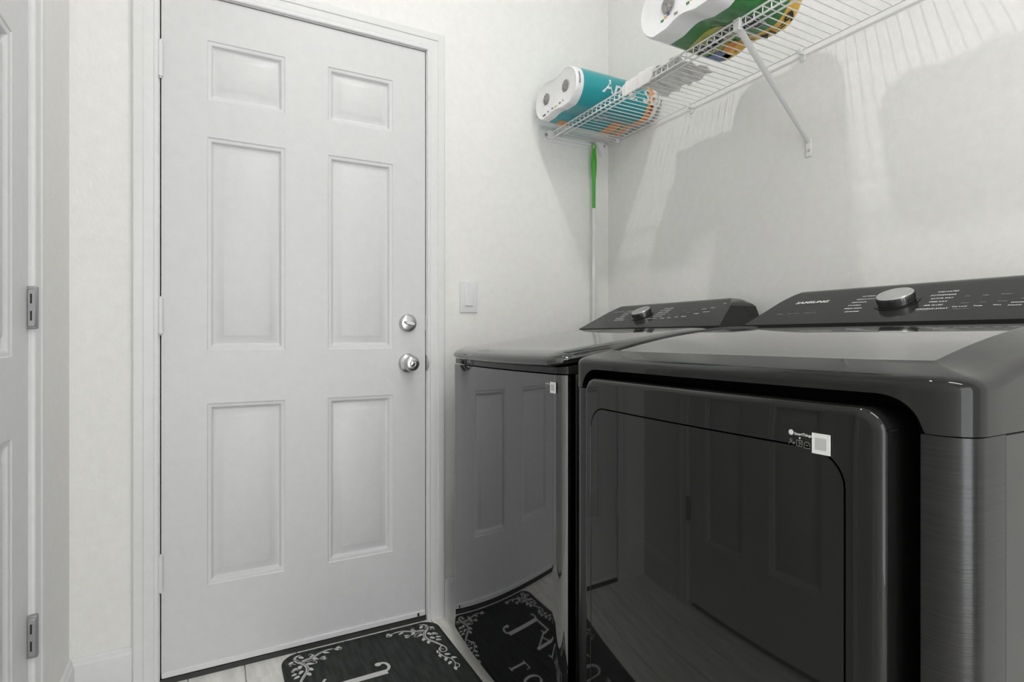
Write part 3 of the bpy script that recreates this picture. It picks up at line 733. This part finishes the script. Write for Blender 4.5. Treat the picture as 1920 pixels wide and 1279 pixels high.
# part that hangs over the front lip
rings = []
for k in range(23):
    t = k/22; y = 1.328+.142*t
    w = .5+.8*noise.noise(Vector((y*70, 2.2, .5))); e = min(1, 5*min(t+.10, 1-t+.16))
    drop = (.026 + .006*w)*e
    xf = XF-.009-.005*w*e; zt_ = ZD+.010+.018*e*(1-.5*t)+.006*w
    rings.append([(XF+.045, y, ZD+.004), (XF+.040, y, zt_-.004), (XF+.015, y, zt_+.002*w), (xf+.004, y, zt_-.010), (xf, y, ZD+.002), (xf+.001, y, ZD-drop), (xf+.005, y, ZD-drop), (xf+.0045, y, ZD+.004), (XF+.010, y, ZD+.006)])
MB().loft(rings).build('draped_flap', 'cloth', cl, smooth=60)

# ------------------------------------------------------------------ mop hanging by the corner
mx, my = 1.397, 1.898
mop = thing('mop', (mx, my, .25), 'white-poled mop with a bright green handle hanging in the corner', 'mop')
ZT = 1.802
MB().lathe([(.0070, -.245), (.0075, -.20), (.0078, -.13), (.0105, -.10), (.0128, -.065), (.0125, -.045), (.0095, -.012), (.0075, .0), (.0085, .004), (.0, .006)], (mx, my, ZT), (0, 0, 1), 20).build('handle', 'handle_green', mop, smooth=50, label='bright green plastic handle')
mb = MB()
pts = [(mx+.0095*math.sin(2*PI*k/20), my, ZT+.012+.0115*math.cos(2*PI*k/20)) for k in range(21)]
mb.tube(pts, .0035, 8); mb.build('hanging_loop', 'handle_grip', mop, smooth=60)
rg = []
for k in range(9):
    t = k/8; z = ZT-.012-.098*t; r = .0098+.0034*math.sin(PI*t)
    rg.append([(mx+r*math.cos(a), my+r*math.sin(a), z) for a in (-1.5, -1.1, -.7, -.3, .1)])
MB().loft(rg, False, False, closed=False).build('grip_inlay', 'handle_grip', mop, smooth=60)
MB().lathe([(0, 0), (.0066, 0), (.0066, 1.0), (.0072, 1.002), (.0072, 1.03), (.0066, 1.032), (.0066, 1.30), (0, 1.30)], (mx, my, .262), (0, 0, 1), 18).build('pole', 'pole_white', mop, smooth=50)
MB().box(mx-.10, mx+.08, my-.03, my+.026, .235, .262).build('mop_head', 'pole_white', mop, bevel=(.006, 2))
MB().tube([(mx, YN-.004, ZT+.034), (mx, YN-.030, ZT+.034), (mx, my-.004, ZT+.020), (mx, my-.010, ZT+.018), (mx, my-.014, ZT+.026)], .002, 8).build('hook', 'satin', mop, smooth=50)

# ------------------------------------------------------------------ light switch
sx, sz = .8455, 1.172
sw = thing('light_switch', (sx, YN, sz), 'white rocker light switch plate on wall right of the door', 'light switch')
rings = [[(sx+u, YN-p, sz+v) for u, v in rrect(-.0365+i, .0365-i, -.059+i, .059-i, .003)] for i, p in ((0, 0), (0, .003), (.0015, .0055), (.003, .006))]
MB().loft(rings).build('plate', 'white_trim', sw, smooth=30)
MB().add([(sx-.0165, YN-.0055, sz-.0335), (sx+.0165, YN-.0055, sz-.0335), (sx+.0165, YN-.0055, sz+.0335), (sx-.0165, YN-.0055, sz+.0335),
          (sx-.0162, YN-.0105, sz-.0330), (sx+.0162, YN-.0105, sz-.0330), (sx+.0162, YN-.0068, sz+.0330), (sx-.0162, YN-.0068, sz+.0330)],
         [(4, 5, 6, 7), (0, 1, 5, 4), (1, 2, 6, 5), (2, 3, 7, 6), (3, 0, 4, 7)]).build('rocker', 'white_trim', sw, bevel=(.0008, 2))
for v in (-.048, .048): MB().lathe([(0, 0), (.003, 0), (.0025, .001), (0, .0012)], (sx, YN-.006, sz+v), (0, -1, 0), 14).build('screw', 'white_trim', sw)

# ------------------------------------------------------------------ printed door mat
mX0, mX1, mY0, mY1, mT = .186, .702, .70, 1.917, .005
dm = thing('doormat', ((mX0+mX1)/2, (mY0+mY1)/2, 0), 'black wood-print laundry mat with white scrolls and lettering before the door', 'doormat')
ol = rrect(mX0, mX1, mY0, mY1, .055, 10)
ol2 = rrect(mX0+.004, mX1-.004, mY0+.004, mY1-.004, .051, 10)
MB().loft([[(x, y, .0003) for x, y in ol], [(x, y, mT-.0012) for x, y in ol], [(x, y, mT) for x, y in ol2]]).build('mat_body', 'mat_dark', dm, smooth=50)
ZP = mT+.0004
def crom(pts, n=8):
    P = [Vector(p) for p in pts]; P = [P[0]*2-P[1]]+P+[P[-1]*2-P[-2]]; out = []
    for i in range(1, len(P)-2):
        for k in range(n):
            t = k/n; a, b, c, d = P[i-1], P[i], P[i+1], P[i+2]
            out.append(.5*((2*b)+(c-a)*t+(2*a-5*b+4*c-d)*t*t+(3*b-a-3*c+d)*t**3))
    out.append(P[-2]); return out
def ribbon(mb, pts, w0, w1, T):
    q = crom([(*p, 0) for p in pts]); n = len(q); L = []; R = []
    for i, p in enumerate(q):
        d = (q[min(i+1, n-1)]-q[max(i-1, 0)]).normalized(); s = Vector((-d.y, d.x, 0)); t = i/(n-1)
        w = (w0+(w1-w0)*t)*.68*(min(1, .35+3*t) if w0 < w1 else 1)
        L.append(T(p+s*w)); R.append(T(p-s*w))
    mb.add(L+R, [(i, i+1, n+i+1, n+i) for i in range(n-1)])
def leaf(mb, x, y, ang, l, w, T):
    pts = []
    for k in range(14):
        a = 2*PI*k/14; u = l*.62*(1+math.cos(a)); v = w*.64*math.sin(a)*(1.0-.35*math.cos(a))
        pts.append(T(Vector((x+u*math.cos(ang)-v*math.sin(ang), y+u*math.sin(ang)+v*math.cos(ang), 0))))
    mb.poly(pts)
def spiral(cx, cy, r0, a0, turns, sgn): return [(cx+r0*(1-.8*t/10)*math.cos(a0+sgn*turns*2*PI*t/10), cy+r0*(1-.8*t/10)*math.sin(a0+sgn*turns*2*PI*t/10)) for t in range(11)]
def scroll(T):
    """corner ornament; local u along the short edge inwards, v along the long side"""
    mb = MB()
    # twin main stems: hook at the corner, branch along the short edge, long branch down the side
    for o_, w in ((0, .0040), (.006, .0028)):
        ribbon(mb, [(.036, .002), (.020-o_*.3, .004+o_), (.012+o_, .020), (.018+o_, .040), (.032+o_, .058-o_*.3), (.040+o_, .080), (.036+o_, .105), (.022+o_, .130), (.010+o_*.5, .158)], w, w*.7, T)
        ribbon(mb, [(.012+o_, .020), (.022+o_, .034+o_*.3), (.045, .040-o_), (.068, .034-o_), (.092, .020-o_), (.118, .012-o_*.6), (.140, .014)], w, w*.55, T)
    ribbon(mb, [(.022, .034), (.044, .048), (.066, .050), (.088, .052)], .0026, .0014, T)
    # long tail with curl
    ribbon(mb, [(.010, .158), (.004, .178), (.010, .196), (.024, .196), (.026, .182), (.018, .178), (.014, .186)], .0034, .0018, T)
    ribbon(mb, [(.012, .160), (.026, .176), (.034, .200), (.026, .226), (.012, .246), (.010, .270), (.018, .292)], .0036, .0018, T)
    ribbon(mb, [(.010, .270), (.002, .285), (.008, .298), (.018, .294)], .0026, .0014, T)
    for cx, cy, r, a0, tn, sg in ((.150, .022, .010, -1.6, .8, 1), (.066, .066, .010, -1.8, .85, 1), (.096, .058, .009, -1.6, .8, 1), (.002, .050, .010, 0, .8, -1), (.004, .086, .011, 0, .85, -1), (.060, .014, .008, 1.4, .8, -1)):
        ribbon(mb, spiral(cx, cy, r, a0, tn, sg), .0022, .0012, T)
    for x, y, a, l, w in ((.028, .010, .9, .016, .009), (.008, .030, 2.6, .014, .008), (.044, .060, .5, .018, .009), (.026, .062, 1.9, .017, .010), (.014, .070, 2.4, .017, .010), (.046, .088, 1.0, .017, .010), (.028, .092, 2.2, .017, .009),
                          (.010, .100, 2.7, .014, .008), (.040, .112, 1.2, .016, .009), (.016, .116, 2.6, .016, .009), (.066, .036, .9, .018, .009), (.060, .030, -.9, .015, .008), (.084, .050, .4, .018, .008), (.086, .052, -.5, .016, .008),
                          (.100, .020, .5, .017, .007), (.138, .014, .2, .014, .006), (.138, .014, 1.1, .013, .006), (.142, .012, -.4, .012, .006), (.030, .180, 1.0, .016, .008), (.036, .204, 1.4, .016, .008), (.022, .212, 2.7, .016, .009), (.024, .232, 1.1, .016, .008), (.010, .238, 2.6, .015, .008), (.018, .258, .8, .015, .008), (.018, .290, 1.4, .016, .008)):
        leaf(mb, x, y, a, l, w, T)
    return mb
cX0, cX1, cY0, cY1 = mX0+.026, mX1-.026, mY0+.018, mY1-.018
for T in (lambda p: (cX1-p.x, cY1-p.y, ZP), lambda p: (cX0+p.x, cY1-p.y, ZP), lambda p: (cX1-p.x, cY0+p.y, ZP), lambda p: (cX0+p.x, cY0+p.y, ZP)):
    o = scroll(T).build('corner_scroll', 'mat_print', dm)
# serif lettering: text right = -Y, up = +X
def letter(mb, ch, x, y, hgt, T):
    def seg(a, b, w0, w1=None):
        w1 = w0 if w1 is None else w1
        a, b = Vector((*a, 0)), Vector((*b, 0)); d = (b-a).normalized(); s = Vector((-d.y, d.x, 0))
        dz = (len(mb.f) % 60)*8e-6
        mb.poly([(lambda q: (q[0], q[1], q[2]+dz))(T(x+p.x*hgt, y+p.y*hgt)) for p in (a-s*w0/2, b-s*w1/2, b+s*w1/2, a+s*w0/2)])
    def arc(c, rx, ry, a0, a1, wf, n=14):
        for k in range(n):
            t0, t1 = a0+(a1-a0)*k/n, a0+(a1-a0)*(k+1)/n
            seg((c[0]+rx*math.cos(t0), c[1]+ry*math.sin(t0)), (c[0]+rx*math.cos(t1), c[1]+ry*math.sin(t1)), wf(t0), wf(t1))
    ser = lambda cx, cy, w=.34: seg((cx-w/2, cy), (cx+w/2, cy), .05)
    if ch == 'L':
        seg((.22, 0), (.22, 1), .15); ser(.20, .975, .36); seg((.05, .03), (.72, .03), .06); seg((.70, .0), (.72, .26), .07, .04)
    elif ch == 'l':      # ornamental initial
        seg((.25, 0), (.25, .97), .125); arc((.10, .93), .13, .10, 0, PI*1.15, lambda t: .05); mb.lathe([(0, .0), (.055*hgt, .0), (0, .0002)], (lambda q: (q[0], q[1], q[2]+.0007))(T(x-.01*hgt, y+.88*hgt)), (0, 0, 1), 12)
        seg((.25, .02), (.75, .02), .05); seg((.75, .0), (.80, .20), .06, .03); arc((.12, .06), .13, .08, PI*.2, -PI*.9, lambda t: .045)
    elif ch == 'A':
        seg((.12, 0), (.44, 1), .06); seg((.42, 1), (.78, 0), .15); seg((.22, .34), (.66, .34), .055); ser(.12, .025, .28); ser(.78, .025, .32)
    elif ch == 'U':
        seg((.20, 1), (.20, .34), .15); seg((.72, 1), (.72, .34), .06); ser(.20, .975, .36); ser(.72, .975, .30); arc((.46, .34), .26, .30, PI, 2*PI, lambda t: .15-.09*(t-PI)/PI)
    elif ch == 'N':
        seg((.16, 0), (.16, 1), .06); seg((.78, 0), (.78, 1), .06); seg((.16, .98), (.78, .02), .15); ser(.14, .975, .28); ser(.16, .025, .30); ser(.78, .975, .30)
    elif ch == 'D':
        seg((.20, 0), (.20, 1), .15); ser(.18, .975, .32); ser(.18, .025, .32); arc((.30, .5), .46, .47, -PI/2, PI/2, lambda t: .05+.11*math.cos(t))
    elif ch == 'R':
        seg((.20, 0), (.20, 1), .15); ser(.18, .975, .32); ser(.20, .025, .34); arc((.28, .74), .34, .235, -PI/2, PI/2, lambda t: .05+.10*math.cos(t)); seg((.40, .50), (.74, .02), .14); ser(.78, .025, .24)
    elif ch == 'Y':
        seg((.44, 0), (.44, .46), .14); seg((.10, 1), (.46, .42), .14); seg((.78, 1), (.46, .44), .06); ser(.12, .975, .32); ser(.78, .975, .28); ser(.44, .025, .32)
    elif ch == 'O':
        arc((.46, .5), .38, .47, 0, 2*PI, lambda t: .06+.11*abs(math.cos(t)), 24)
    elif ch == 'S':
        arc((.42, .74), .24, .22, .3, PI*1.5, lambda t: .06+.05*abs(math.cos(t))); arc((.42, .26), .27, .24, PI*.5, -PI*.85, lambda t: .06+.06*abs(math.cos(t)))
def word(w, ystart, xbase, hgt, pitch, arc_depth, name, first=None):
    mb = MB(); n = len(w)
    for k, ch in enumerate(w):
        u0 = k*pitch; mid = (n-1)*pitch/2
        sag = arc_depth*((u0-mid)/mid)**2 if mid else 0; slope = 2*arc_depth*(u0-mid)/mid**2 if mid else 0
        def T(u, v, u0=u0, sag=sag, slope=slope):
            du = u-u0; a = math.atan(slope)
            ru, rv = du*math.cos(a)-v*math.sin(a), du*math.sin(a)+v*math.cos(a)
            return (xbase+sag+rv, ystart-u0-ru, ZP)
        letter(mb, ch, u0, 0, hgt, T)
    flatten_normals_build(mb, name, 'mat_print', dm)
mb = MB(); letter(mb, 'l', 0, 0, .185, lambda u, v: (.288+v, 1.728-u, ZP)); flatten_normals_build(mb, 'lettering', 'mat_print', dm)
word('AUNDRY', 1.605, .275, .110, .112, .045, 'lettering')
word('LOADS', 1.520, .500, .072, .080, .0, 'lettering')
